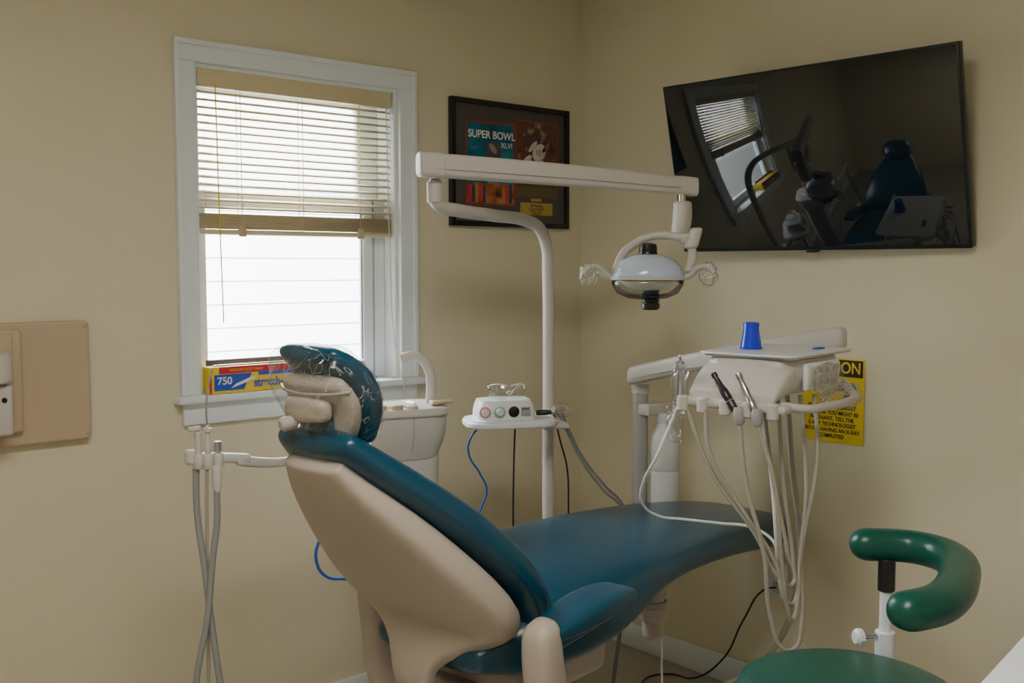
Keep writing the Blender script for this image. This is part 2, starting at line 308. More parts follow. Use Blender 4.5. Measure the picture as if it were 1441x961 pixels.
# ------------------------------------------------------------------ dental chair
setT((-1.28,-1.0,0),8)
w=[]
def sz(s,z,t=0): return V((s,t,z))
def pathsecs(S,off=0):
    out=[]
    for i,(s,z,h,ht) in enumerate(S):
        a=S[max(0,i-1)];c=S[min(len(S)-1,i+1)]; d=V((c[0]-a[0],0,c[1]-a[1])).normalized(); n_=V((-d.z,0,d.x))
        out.append((sz(s,z)+n_*off,V((0,h,0)),n_*ht))
    return out
S=[(-.15,.570,.17,.045),(-.10,.580,.22,.07),(-.03,.592,.25,.09),(.08,.602,.265,.098),(.2,.614,.262,.096),(.28,.632,.258,.080),(.36,.650,.252,.060),(.50,.655,.24,.051),(.75,.642,.228,.050),(.95,.618,.215,.052),(1.08,.598,.20,.054),(1.15,.588,.175,.052)]
w.append(loft('seat_and_leg_cushion',pathsecs(S),VINYL,n=32,e=3.3,cap=.9))
B=[(-.455,1.045,.118,.032),(-.40,1.00,.152,.038),(-.32,.94,.192,.044),(-.23,.868,.225,.05),(-.14,.785,.25,.052),(-.075,.705,.255,.048),(-.045,.63,.235,.04)]
w.append(loft('backrest_cushion',pathsecs(B),VINYL,n=32,e=2.8,cap=.9))
Sh=[(-.468,1.003,.085,.022),(-.430,.955,.12,.032),(-.37,.895,.165,.042),(-.295,.815,.210,.050),(-.220,.735,.243,.055),(-.165,.675,.252,.052),(-.148,.632,.235,.045),(-.165,.600,.16,.038),(-.205,.570,.075,.030),(-.222,.53,.052,.026),(-.21,.48,.050,.026),(-.10,.41,.06,.03)]
w.append(loft('backrest_shell',pathsecs(Sh),SHELL,n=32,e=3.2,cap=.5))
w.append(loft('headrest_stem',[(sz(-.45,1.02),V((0,.045,0)),V((.014,0,.012))),(sz(-.462,1.08),V((0,.045,0)),V((.014,0,.004))),(sz(-.455,1.14),V((0,.04,0)),V((.012,0,0)))],VINYL))
Hd=[(-.388,1.062,.082,.022),(-.390,1.10,.102,.031),(-.406,1.150,.113,.034),(-.438,1.192,.108,.031),(-.474,1.214,.088,.022)]
secs=[];sh=[]
for i,(s,z,hw_,ht) in enumerate(Hd):
    a=Hd[max(0,i-1)];c=Hd[min(len(Hd)-1,i+1)]; d=V((a[0]-c[0],0,a[1]-c[1])).normalized(); n_=V((-d.z,0,d.x))
    if n_.x<0: n_=-n_
    secs.append((sz(s,z),V((0,hw_,0)),n_*ht)); sh.append((sz(s,z)-n_*(.044),V((0,hw_-.012,0)),n_*.022))
w.append(loft('headrest_cushion',secs,VINYL,e=2.6,cap=.9)); w.append(loft('headrest_back',[sh[0],sh[1],sh[2],(sh[3][0],sh[3][1]*.95,sh[3][2]*.8)],SHELL,e=3.4,cap=.7))
w.append(loft('headrest_hinge',[(V((-.484,-.045,1.112)),V((.018,0,0)),V((0,0,.022))),(V((-.490,0,1.112)),V((.022,0,0)),V((0,0,.026))),(V((-.484,.045,1.112)),V((.018,0,0)),V((0,0,.022)))],SHELL,cap=.9))
w.append(tube('headrest_panel_groove',[(-.462,-.10,1.15),(-.483,-.07,1.145),(-.485,.07,1.145),(-.47,.10,1.15)],.003,GREYP))
w.append(cyl('headrest_lock',(-.49,.025,1.088),(-.525,.03,1.083),.014,SHELL,bev=.006))
def bag(name,c,r,seed,m,amp=.012,sub=4,lean=0):
    bm=bmesh.new(); bmesh.ops.create_icosphere(bm,subdivisions=sub,radius=1)
    for v in bm.verts:
        p=v.co.copy(); n1=noise.noise(p*2.2+V((seed,0,0))); n2=noise.noise(p*5+V((0,seed,0)))
        sgn=[math.copysign(abs(q_)**.75,q_) for q_ in p]
        d=V((sgn[0]*r[0],sgn[1]*r[1],sgn[2]*r[2])); d+=p*(amp*1.4*n1+amp*.8*abs(n2))
        d.x+=lean*d.z; v.co=V(c)+d
    me=bpy.data.meshes.new(name); bm.to_mesh(me); bm.free(); me.materials.append(m)
    for q_ in me.polygons: q_.use_smooth=True
    o=bpy.data.objects.new(name,me); scene.collection.objects.link(o); o.matrix_world=T.copy(); return o
bs=[]
for (c,u,v_),(ht) in zip(secs,[x[3] for x in Hd]):
    n_=v_.normalized(); bs.append((c-n_*.029,u*1.10,n_*(ht+.036)))
lo=bs[0]; bs=[(lo[0]+V((-.012,0,-.022)),lo[1]*.92,lo[2]*.85)]+bs+[(bs[-1][0]+V((-.012,0,.010)),bs[-1][1]*.9,bs[-1][2]*.6)]
SLEEVE=clear('sleeve_plastic',(.985,.99,.995),.10,.14,bump=.5,bscale=10,base=.06,glint_streak=.42)
o=loft('headrest_plastic_sleeve',bs,SLEEVE,n=40,e=2.6,cap=.6,sub=2)
tx=bpy.data.textures.new('crumple','CLOUDS'); tx.noise_scale=.07
md=o.modifiers.new('d','DISPLACE'); md.texture=tx; md.strength=.016; md.mid_level=.35; w.append(o)
for sg,tt,ds in ((-1,-.325,.0),(1,.285,.10)):
    def P(s,z,t=tt): return V((s+ds,t,z))
    w.append(loft('armrest_pad',[(P(-.165,.672),V((0,.033,0)),V((-.004,0,.014))),(P(-.11,.684),V((0,.050,0)),V((-.003,0,.022))),(P(-.03,.694),V((0,.054,0)),V((0,0,.024))),(P(.04,.698),V((0,.050,0)),V((0,0,.020))),(P(.070,.698),V((0,.043,0)),V((0,0,.015)))],VINYL,e=4.2,cap=.8))
    w.append(loft('armrest_support',[(P(-.185,.672),V((.034,0,.01)),V((0,.036,0))),(P(-.18,.61),V((.038,0,0)),V((0,.038,0))),(P(-.16,.50),V((.045,0,0)),V((0,.034,0))),(P(-.11-ds*.5,.40,tt*.93),V((.06,0,.03)),V((0,.03,0))),(P(-.02-ds,.36,tt*.6),V((.06,0,.04)),V((0,.04,0)))],SHELL,e=2.8,cap=.9))
    w.append(loft('armrest_bar',[(P(-.16,.645),V((0,.02,0)),V((0,0,.014))),(P(.03,.665),V((0,.02,0)),V((0,0,.010)))],VINYL))
w.append(box('seat_frame',(-.06,-.15,.42),(.28,.15,.51),SHELL,.03,4))
w.append(loft('lift_column',[(V((.05,0,.44)),V((.14,0,0)),V((0,.12,0))),(V((.1,0,.3)),V((.18,0,0)),V((0,.14,0))),(V((.15,0,.1)),V((.26,0,0)),V((0,.17,0)))],SHELL,e=4,cap=.2))
w.append(prism('floor_plate',rrect(.15,0,.85,.46,.08),0.001,.07,SHELL,.02))
w.append(revolve('leg_actuator_cover',(.66,-.02,.36),(0,0,1),[(.022,0),(.030,.01),(.030,.05),(.036,.055),(.036,.09),(.030,.095),(.030,.12),(.040,.125),(.040,.19),(.038,.235)],SHELL))
w.append(revolve('leg_actuator_ring',(.66,-.02,.452),(0,0,1),[(.0365,0),(.038,.003),(.038,.012),(.0365,.015)],GREYP))
group('dental_chair',w); setT()
# ------------------------------------------------------------------ cuspidor with assistant arm
setT((-1.155,-.47,0),-20)
w=[]
w.append(loft('bowl_housing',[(V((0,0,.875)),V((.105,0,0)),V((0,.085,0))),(V((0,0,.93)),V((.128,0,0)),V((0,.105,0))),(V((0,0,.985)),V((.13,0,0)),V((0,.108,0)))],DENT,e=4,cap=.15))
w.append(loft('top_rim',[(V((0,0,.99)),V((.136,0,0)),V((0,.114,0))),(V((0,0,1.0)),V((.134,0,0)),V((0,.112,0)))],DENT,e=4,cap=.06))
w.append(loft('column',[(V((.035,0,.001)),V((.09,0,0)),V((0,.09,0))),(V((.035,0,.3)),V((.065,0,0)),V((0,.07,0))),(V((.035,0,.76)),V((.07,0,0)),V((0,.075,0))),(V((.01,0,.88)),V((.10,0,0)),V((0,.08,0)))],DENT,e=4,cap=.05))
w.append(revolve('basin',(-.03,0,1.0),(0,0,1),[(.075,.008),(.08,.012),(.084,.008),(.08,0)],DENT,sy=.9))
TANP=mat('tan_plastic',(.55,.42,.25),.4)
w.append(cyl('button_1',(-.02,-.09,1.0),(-.02,-.09,1.018),.015,TANP)); w.append(cyl('button_2',(.02,-.09,1.0),(.02,-.09,1.015),.016,DENT)); w.append(cyl('button_3',(-.06,-.085,1.0),(-.06,-.085,1.018),.013,TANP))
w.append(loft('cup_rest',[(V((.085,-.05,1.014)),V((0,.02,0)),V((0,0,.006))),(V((.14,-.05,1.016)),V((0,.016,0)),V((0,0,.005)))],TANP))
w.append(tube('housing_seam',[(.02,-.1095,.985),(.02,-.1085,.94),(.018,-.095,.89)],.001,GREYP))
setT()
w.append(tube('rinse_spout',[(-1.066,-.50,.99),(-1.064,-.505,1.05),(-1.068,-.503,1.095),(-1.085,-.49,1.128),(-1.108,-.475,1.137),(-1.13,-.458,1.13)],.0135,DENT))
w.append(loft('assistant_arm',[(V((-1.25,-.50,.915)),V((0,0,.012)),V((.004,.010,0))),(V((-1.508,-.527,.898)),V((0,0,.010)),V((.002,.010,0))),(V((-1.60,-.55,.915)),V((0,0,.012)),V((.002,.012,0))),(V((-1.66,-.565,.93)),V((0,0,.014)),V((.002,.014,0)))],DENT,e=3))
w.append(loft('holder_bar',[(V((-1.635,-.562,.932)),V((0,0,.011)),V((.004,.014,0))),(V((-1.71,-.567,.943)),V((0,0,.012)),V((.004,.014,0))),(V((-1.765,-.557,.950)),V((0,0,.010)),V((.004,.012,0)))],DENT,e=3))
w.append(revolve('joint_cap',(-1.772,-.56,.935),(0,0,1),[(.012,0),(.015,.004),(.015,.028),(.012,.032)],DENT))
for x,y in ((-1.745,-.588),(-1.762,-.575),(-1.722,-.59)):
    w.append(revolve('instrument_clip',(x,y,.925),(0,0,1),[(.010,0),(.012,.003),(.012,.03),(.010,.034)],DENT))
w.append(revolve('suction_tip_body',(-1.745,-.588,.955),(0,0,1),[(.006,0),(.008,.01),(.008,.03),(.005,.04),(.005,.052),(.010,.055),(.010,.062),(.005,.064),(.003,.07)],DENT))
w.append(tube('suction_tip',[(-1.746,-.588,1.02),(-1.747,-.589,1.07),(-1.74,-.59,1.12),(-1.732,-.59,1.15)],.0022,CHROME))
w.append(cyl('suction_lever',(-1.762,-.575,.955),(-1.762,-.575,1.01),.008,DENT)); w.append(box('lever_paddle',(-1.785,-.58,1.01),(-1.755,-.57,1.022),DENT,.004))
w.append(cyl('valve',(-1.722,-.59,.96),(-1.722,-.59,.985),.009,CHROME))
w.append(tube('suction_hose_1',[(-1.765,-.567,.925),(-1.765,-.568,.826),(-1.763,-.598,.70),(-1.757,-.616,.573),(-1.751,-.640,.448),(-1.71,-.62,.25),(-1.6,-.5,.06),(-1.3,-.42,.03),(-1.15,-.43,.06)],.0075,HOSEG))
w.append(revolve('hose_coupling',(-1.73,-.60,.932),(0,0,-1),[(.008,0),(.011,.005),(.011,.045),(.008,.06)],DENT))
w.append(tube('suction_hose_2',[(-1.731,-.60,.88),(-1.735,-.605,.80),(-1.748,-.611,.733),(-1.769,-.620,.593),(-1.796,-.615,.452),(-1.78,-.58,.25),(-1.66,-.46,.05),(-1.4,-.36,.03),(-1.16,-.38,.06)],.0075,HOSEG))
w.append(tube('syringe_hose',[(-1.747,-.586,.94),(-1.749,-.584,.826),(-1.754,-.590,.695),(-1.76,-.60,.5),(-1.74,-.57,.25),(-1.62,-.47,.04),(-1.35,-.39,.03),(-1.15,-.40,.06)],.004,HOSE))
group('cuspidor_unit',w)
# ------------------------------------------------------------------ dental light
w=[]
w.append(revolve('post_foot',(-.58,-.45,0.001),(0,0,1),[(.07,0),(.07,.01),(.03,.02),(.025,.05)],DENT))
w.append(tube('post',[(-.58,-.452,.02),(-.58,-.452,.6),(-.581,-.45,1.36),(-.593,-.457,1.44),(-.635,-.47,1.495),(-.70,-.482,1.515),(-.85,-.525,1.523),(-1.04,-.584,1.53),(-1.09,-.597,1.535),(-1.113,-.60,1.55),(-1.116,-.599,1.60)],.018,DENT,res=16))
w.append(cyl('lower_joint',(-1.116,-.599,1.545),(-1.116,-.599,1.60),.021,DENT)); w.append(cyl('joint_ring',(-1.116,-.599,1.598),(-1.116,-.599,1.604),.016,CHROME)); w.append(cyl('joint_neck',(-1.116,-.599,1.60),(-1.116,-.599,1.63),.013,DENT))
d=(V((-.406,-.876,0))-V((-1.178,-.611,0))).normalized(); sd=V((-d.y,d.x,0))
w.append(loft('spring_arm',[(V((-1.172,-.613,1.640)),V((0,0,.031)),sd*.026),(V((-.8,-.741,1.627)),V((0,0,.030)),sd*.025),(V((-.48,-.851,1.61)),V((0,0,.0255)),sd*.022),(V((-.412,-.874,1.606)),V((0,0,.025)),sd*.022)],DENT,e=4,cap=.25))
w.append(loft('spring_arm_cap',[(V((-.452,-.86,1.608)),V((0,0,.027)),sd*.0235),(V((-.408,-.875,1.605)),V((0,0,.027)),sd*.0235)],DENT,e=4,cap=.1))
w.append(loft('spring_arm_cap_rear',[(V((-1.172,-.613,1.640)),V((0,0,.0325)),sd*.0275),(V((-1.12,-.631,1.638)),V((0,0,.0325)),sd*.0275)],DENT,e=4,cap=.15))
w.append(tube('arm_seam',[(-1.15,-.648,1.628),(-.8,-.768,1.615),(-.47,-.878,1.600)],.0014,GREYP))
kx,ky=-.447,-.866
w.append(cyl('drop_neck',(kx,ky,1.60),(kx,ky,1.545),.012,CHROME)); w.append(loft('knuckle',[(V((kx,ky,1.555)),V((.024,0,0)),V((0,.024,0))),(V((kx,ky,1.49)),V((.026,0,0)),V((0,.026,0))),(V((kx-.012,ky+.006,1.465)),V((.018,0,0)),V((0,.02,0)))],DENT,e=3,cap=.4))
setT((-.585,-.862,1.348),-42)
w.append(tube('yoke_left',[(.125,.0,.115),(.09,.0,.112),(.05,.02,.118),(.0,.03,.112),(-.04,.03,.09),(-.065,.02,.07),(-.09,.0,.02)],.0115,DENT))
w.append(tube('yoke_right',[(.09,.0,.11),(.115,.0,.09),(.122,.0,.06),(.11,.0,.02)],.012,DENT))
w.append(loft('yoke_hub',[(V((.13,0,.13)),V((.018,0,0)),V((0,.018,0))),(V((.118,0,.09)),V((.02,0,0)),V((0,.02,0)))],DENT))
HOOD=mat('lamp_hood',(.56,.66,.82),.18,coat=.5)
w.append(revolve('hood',(0,0,0),(0,0,1),[(.100,.0),(.099,.012),(.091,.032),(.072,.050),(.045,.062),(.028,.066),(0,.066)],HOOD,sy=.8,sharp=0))
w.append(revolve('hood_rim',(0,0,-.006),(0,0,1),[(.096,0),(.103,.002),(.103,.010),(.096,.012)],DENT,sy=.8))
w.append(revolve('clear_shield',(0,0,0),(0,0,1),[(.101,-.004),(.098,-.02),(.084,-.042),(.056,-.055),(.03,-.058)],clear('shield',(.95,.97,.93),.2,.1,base=.10),sy=.8,sharp=0))
REF=mat('reflector',(.85,.86,.80),.5)
w.append(revolve('reflector_dish',(0,0,-.006),(0,0,-1),[(.085,0),(.07,.010),(.05,.022),(.03,.028),(0,.028)],REF,sy=.75,sharp=0))
w.append(revolve('top_knob',(0,0,.058),(0,0,1),[(.022,0),(.026,.004),(.026,.012),(.024,.016),(.025,.02),(.023,.034),(.014,.038),(0,.039)],BLACK))
w.append(revolve('bulb_socket',(0.008,0,-.012),(0,0,-1),[(.018,0),(.023,.004)]+[(r,h) for k in range(5) for r,h in ((.025,.012+k*.009),(.025,.016+k*.009),(.021,.018+k*.009),(.021,.020+k*.009))]+[(.026,.058),(.026,.07),(.02,.075),(0,.076)],BLACK))
for sg in (-1,1):
    w.append(tube('handle',[(sg*.095,0,.0),(sg*.12,.0,.012),(sg*.135,-.01,.028),(sg*.16,-.02,.03),(sg*.178,-.03,.014)],.0085,DENT,taper=[1,1.2,1,1,.8]))
    w.append(bag('handle_cover',(sg*.162,-.02,.010),(.022,.013,.028),5*sg,WRAP,.008,4))
setT()
group('dental_operating_light',w)
# ------------------------------------------------------------------ accessory shelf + device
setT((-.77,-.49,0),-27)
w=[prism('tray_slab',rrect(0,0,.27,.17,.06,8),.915,.935,WHITE,.006),prism('tray_lip',rrect(0,0,.26,.16,.055,8),.935,.938,WHITE,.001)]
w.append(box('bracket',(.10,-.02,.90),(.18,.05,.916),DENT,.004)); w.append(cyl('clamp',(.156,.121,.88),(.156,.121,.94),.024,DENT))
w.append(box('clamp_arm',(.13,.02,.898),(.175,.13,.914),DENT,.004))
group('accessory_shelf',w)
w=[]
setT((-.762,-.50,0),-27)
w.append(loft('case',[(V((-.03,0,.939)),V((.088,0,0)),V((0,.058,0))),(V((-.03,0,.965)),V((.088,0,0)),V((0,.058,0))),(V((-.03,.004,.990)),V((.078,0,0)),V((0,.05,0)))],WHITE,e=5,cap=.08))
for x,c in ((-.098,(.75,.35,.33)),(-.055,(.25,.6,.5))):
    w.append(revolve('dial_ring',(x,-.0585,.963),(0,-1,0),[(.015,-.004),(.017,.002),(.015,.003)],mat('dial%.2f'%x,c,.4))); w.append(revolve('dial',(x,-.058,.963),(0,-1,0),[(.011,0),(.011,.009),(.009,.011)],WHITE))
w.append(revolve('gauge',(-.013,-.058,.963),(0,-1,0),[(.015,-.003),(.016,.002),(.014,.003)],BLACK)); w.append(box('button_panel',(.009,-.0605,.95),(.036,-.057,.976),GREYP,.001))
for k in range(3): w.append(box('led_%d'%k,(.012+.007*k,-.062,.968),(.016+.007*k,-.06,.973),BLACK,.0005))
w.append(cyl('foot_1',(-.1,-.04,.937),(-.1,-.04,.941),.01,BLACK)); w.append(cyl('foot_2',(.02,-.04,.937),(.02,-.04,.941),.01,BLACK))
w.append(revolve('connector',(.058,-.04,.955),(1,-.3,.05),[(.006,0),(.008,.004),(.008,.03),(.005,.045)],BLACK))
group('ultrasonic_scaler_unit',w)
w=[]
LP=clear('lens_plastic',(.95,.97,.985),.3,.08,base=.16)
for sg in (-1,1):
    vs=[];fs=[]; n=10
    for i in range(n+1):
        a=i/n; x=-.02+sg*(.006+.048*a); y=-.03+.028*a*a
        for j in range(5):
            b_=j/4; hh_=.022*(1-.3*abs(a-.5)*2); vs.append((x,y-.006*math.sin(b_*3.14),1.018+(b_*2-1)*hh_))
    for i in range(n):
        for j in range(4): k=i*5+j; fs.append((k,k+1,k+6,k+5))
    w.append(mk('lens',vs,fs,LP))
    w.append(tube('temple',[(-.02+sg*.054,-.002,1.022),(-.02+sg*.05,.02,1.034),(-.02+sg*.03,.04,1.012),(-.02+sg*.02,.05,.997)],.0026,LP)); w.append(tube('lens_rim',[(-.02+sg*.006,-.03,1.034),(-.02+sg*.03,-.026,1.040),(-.02+sg*.054,-.002,1.034)],.0018,WHITE)); w.append(tube('lens_rim_low',[(-.02+sg*.006,-.03,1.000),(-.02+sg*.03,-.026,.997),(-.02+sg*.054,-.002,1.002)],.0010,WHITE))
w.append(tube('bridge',[(-.028,-.031,1.012),(-.02,-.034,1.02),(-.012,-.031,1.012)],.002,WHITE))
group('safety_glasses',w); setT()
w=[]
BC=mat('blue_cable',(.01,.10,.42),.4); BK=mat('black_cable',(.015,.015,.016),.45)
w.append(tube('blue_cable',[(-.841,-.44,.914),(-.868,-.425,.87),(-.865,-.419,.827),(-.84,-.44,.77),(-.825,-.452,.721),(-.835,-.445,.68),(-.86,-.43,.62),(-.95,-.40,.4),(-1.0,-.38,.12),(-1.0,-.38,.01)],.003,BC))
w.append(tube('black_cable',[(-.762,-.507,.914),(-.765,-.505,.8),(-.766,-.503,.647),(-.76,-.5,.3),(-.74,-.48,.01)],.0028,BK))
w.append(tube('black_cable_b',[(-.60,-.50,.93),(-.57,-.495,.85),(-.52,-.475,.75),(-.503,-.464,.621),(-.5,-.46,.3),(-.5,-.45,.01)],.0028,BK))
w.append(tube('grey_tube_1',[(-.64,-.53,.955),(-.60,-.525,.945),(-.575,-.53,.90),(-.52,-.54,.80),(-.44,-.56,.70),(-.367,-.575,.621),(-.34,-.56,.4),(-.33,-.5,.01)],.004,HOSEG))
w.append(tube('grey_tube_2',[(-.64,-.53,.945),(-.61,-.53,.935),(-.585,-.537,.89),(-.53,-.547,.79),(-.455,-.568,.69),(-.387,-.585,.621),(-.36,-.57,.4),(-.35,-.51,.01)],.004,HOSEG))
w.append(revolve('tube_connector',(-.645,-.545,.955),(1,.1,-.1),[(.008,0),(.010,.004),(.010,.035),(.006,.045)],HOSE))
w.append(bag('connector_wrap',(-.60,-.54,.948),(.03,.02,.018),9,WRAP,.006,4))
group('scaler_cables',w)
w=[tube('blue_air_line',[(-1.30,-.47,.72),(-1.37,-.49,.715),(-1.412,-.496,.68),(-1.42,-.495,.63),(-1.40,-.505,.59),(-1.34,-.53,.57),(-1.25,-.5,.4),(-1.2,-.33,.01)],.004,BC)]
group('air_line',w)
# ------------------------------------------------------------------ delivery unit
w=[]
px,py=-.334,-.61
w.append(revolve('post',(px,py,.47),(0,0,1),[(.020,0),(.024,.004),(.024,.52),(.020,.53)],GREYP)); w.append(cyl('post_collar',(px,py,.985),(px,py,1.015),.028,DENT)); w.append(box('side_bracket',(-.355,-.665,.92),(-.25,-.60,.955),DENT,.004))
w.append(loft('mounting_arm',[(V((px+.02,py+.01,.485)),V((0,.03,0)),V((0,0,.02))),(V((-.62,-.74,.47)),V((0,.03,0)),V((0,0,.02))),(V((-1.02,-.93,.46)),V((0,.03,0)),V((0,0,.02)))],SHELL))
d=V((.11,-.70,0)).normalized(); sd=V((-d.y,d.x,0))
w.append(loft('support_arm',[(V((-.375,-.62,1.046)),V((0,0,.030)),sd*.028),(V((-.36,-.75,1.080)),V((0,0,.028)),sd*.026),(V((-.33,-1.02,1.142)),V((0,0,.029)),sd*.026),(V((-.300,-1.24,1.185)),V((0,0,.032)),sd*.027),(V((-.296,-1.28,1.190)),V((0,0,.032)),sd*.027)],DENT,e=3.5,cap=.6))
w.append(tube('arm_seam',[(-.41,-.64,1.037),(-.39,-.75,1.066),(-.365,-.93,1.10)],.0014,GREYP))
w.append(loft('head_bracket',[(V((-.31,-1.25,1.15)),V((0,.025,0)),V((0,0,.02))),(V((-.33,-1.25,1.10)),V((0,.025,0)),V((.01,0,.02))),(V((-.45,-1.25,1.09)),V((0,.03,0)),V((0,0,.02)))],DENT))
w.append(revolve('bottle_cap',(-.283,-.665,.895),(0,0,1),[(.024,0),(.026,.004),(.026,.024),(.02,.028)],WHITE)); w.append(revolve('water_bottle',(-.283,-.665,.60),(0,0,1),[(.038,0),(.045,.006),(.046,.02),(.046,.14),(.044,.145),(.046,.15),(.046,.225),(.040,.258),(.026,.282),(.022,.298)],mat('bottle_plastic',(.72,.76,.76),.4)))
setT((-.54,-1.262,0),8)
cx=-.028
w.append(loft('head_body',[(V((cx,0,1.085)),V((.135,0,0)),V((0,.105,0))),(V((cx,0,1.105)),V((.15,0,0)),V((0,.122,0))),(V((cx,0,1.14)),V((.152,0,0)),V((0,.124,0))),(V((cx,0,1.157)),V((.146,0,0)),V((0,.118,0)))],DENT,e=5,cap=.05))
w.append(loft('head_nose',[(V((-.14,0,1.118)),V((0,.119,0)),V((-.012,0,.036))),(V((-.175,0,1.110)),V((0,.118,0)),V((-.012,0,.032))),(V((-.21,0,1.092)),V((0,.116,0)),V((-.006,0,.020))),(V((-.236,0,1.078)),V((0,.113,0)),V((0,0,.011)))],DENT,e=5,cap=.3))
w.append(box('instrument_bar',(-.262,-.15,1.048),(-.222,.135,1.069),DENT,.008,3))
for k,yy in enumerate((.115,.06,0,-.06,-.12)):
    w.append(revolve('holder_%d'%k,(-.262,yy,1.035),(0,0,1),[(.010,0),(.014,.004),(.014,.034),(.011,.038)],DENT))
w.append(box('control_pad',(-.12,-.134,1.088),(.06,-.120,1.153),WHITE,.006))
w.append(box('control_pad_label',(-.105,-.1345,1.097),(.045,-.133,1.143),DENT,.001))
for i in range(4):
    for j in range(2): w.append(cyl('pad_button',(-.085+.035*i,-.134,1.108+.024*j),(-.085+.035*i,-.136,1.108+.024*j),.006,GREYP))
w.append(tube('front_handle',[(-.20,-.10,1.062),(-.17,-.155,1.055),(-.10,-.172,1.055),(.02,-.172,1.055),(.10,-.155,1.06),(.13,-.11,1.09)],.010,DENT))
w.append(bag('handle_plastic_wrap',(.02,-.160,1.068),(.09,.020,.024),2,WRAP,.010,5)); w.append(bag('pad_plastic_wrap',(-.02,-.142,1.110),(.075,.010,.036),6,WRAP,.007,5))
w.append(prism('tray',rrect(-.01,0,.335,.245,.02),1.164,1.168,CHROME,.001)); w.append(prism('tray_rim',rrect(-.01,0,.345,.252,.025),1.1685,1.174,WHITE,.002))
w.append(box('blue_pick',(.05,-.08,1.174),(.09,-.065,1.178),BLUE,.001))
setT()
w.append(revolve('syringe_body',(-.783,-1.147,1.06),(0,0,1),[(.008,0),(.010,.005),(.009,.06),(.012,.066),(.012,.085),(.006,.09)],CHROME)); w.append(tube('syringe_nozzle',[(-.783,-1.147,1.145),(-.785,-1.15,1.155),(-.80,-1.16,1.165)],.003,CHROME))
w.append(bag('syringe_sleeve',(-.783,-1.147,1.085),(.018,.018,.065),11,WRAP,.007,4)); w.append(bag('syringe_sleeve_tail',(-.79,-1.14,1.0),(.012,.016,.05),14,WRAP,.008,4))
DK=mat('dark_handpiece',(.06,.045,.06),.3,metal=.6)
w.append(revolve('handpiece_dark',(-.806,-1.335,1.048),V((.011,.067,.071)),[(.006,0),(.009,.005),(.010,.03),(.008,.033),(.010,.036),(.010,.06),(.007,.075),(.006,.1),(.008,.104),(.007,.112)],DK))
w.append(revolve('handpiece_ring',(-.803,-1.316,1.068),V((.011,.067,.071)),[(.0105,0),(.0105,.003)],mat('ring_mauve',(.30,.12,.20),.4)))
w.append(revolve('handpiece_silver',(-.80,-1.385,1.05),V((.004,.045,.07)),[(.007,0),(.010,.005),(.010,.03),(.008,.034),(.008,.06),(.006,.085),(.008,.09),(.008,.1)],CHROME))
w.append(revolve('handpiece_base_1',(-.806,-1.345,1.02),(0,.1,1),[(.008,0),(.012,.006),(.013,.03),(.01,.04)],GREYP)); w.append(revolve('handpiece_base_2',(-.80,-1.39,1.02),(0,.1,1),[(.008,0),(.012,.006),(.013,.03),(.01,.04)],GREYP))
hr=.0050
w.append(tube('hose_1',[(-.812,-1.249,1.045),(-.819,-1.273,.942),(-.783,-1.33,.828),(-.735,-1.397,.70),(-.715,-1.428,.602),(-.70,-1.432,.61),(-.692,-1.421,.68),(-.668,-1.376,.836),(-.654,-1.34,1.07)],hr,HOSE))
w.append(tube('hose_2',[(-.806,-1.345,1.025),(-.804,-1.365,.887),(-.788,-1.405,.728),(-.774,-1.417,.579),(-.748,-1.439,.505),(-.72,-1.45,.51),(-.703,-1.451,.555),(-.671,-1.426,.711),(-.612,-1.424,.921),(-.577,-1.39,1.075)],hr,HOSE))
w.append(tube('hose_3',[(-.80,-1.391,1.025),(-.789,-1.43,.896),(-.774,-1.443,.717),(-.752,-1.447,.60),(-.735,-1.447,.575),(-.705,-1.44,.61),(-.683,-1.429,.697),(-.63,-1.408,.87),(-.607,-1.37,1.075)],hr,HOSE))
w.append(tube('hose_4',[(-.815,-1.20,1.04),(-.80,-1.26,.90),(-.76,-1.36,.76),(-.73,-1.41,.66),(-.705,-1.425,.645),(-.69,-1.40,.72),(-.68,-1.35,.88),(-.66,-1.30,1.07)],hr,HOSE))
w.append(tube('syringe_hose',[(-.784,-1.145,1.042),(-.805,-1.13,.98),(-.822,-1.112,.919),(-.811,-1.056,.838),(-.785,-1.03,.78),(-.72,-1.03,.735),(-.658,-1.056,.722),(-.60,-1.13,.716),(-.565,-1.21,.714),(-.56,-1.27,.69),(-.60,-1.31,.66),(-.66,-1.35,.70),(-.665,-1.33,.9),(-.65,-1.28,1.07)],.0038,PAPER))
w.append(tube('supply_umbilical',[(-.45,-1.22,1.09),(-.42,-1.22,.9),(-.35,-1.2,.5),(-.28,-1.0,.2),(-.3,-.75,.06),(-.33,-.66,.05)],.008,HOSE))
group('dental_delivery_unit',w)
w=[revolve('cup_wall',(-.585,-1.21,1.1745),(0,0,1),[(.0285,0),(.0285,.003),(.026,.004)]+[(.026-.0012*k+dx,.008+.008*k+dh) for k in range(6) for dx,dh in ((0,0),(-.0008,.004))]+[(.0205,.060),(.019,.066),(.012,.067),(0,.067)],mat('blue_cup_plastic',(.01,.04,.75),.25,coat=.3))]
group('plastic_cup',w)
group('floor_cable',[tube('cable',[(-.015,-.90,.37),(-.03,-.87,.36),(-.04,-.80,.25),(-.05,-.72,.09),(-.08,-.62,.006),(-.10,-.55,.004),(-.2,-.52,.004),(-.33,-.7,.004)],.003,BK),
  tube('white_cable',[(-.62,-.95,.46),(-.60,-.94,.3),(-.56,-.90,.05),(-.5,-.8,.006),(-.4,-.7,.006)],.003,PAPER)])
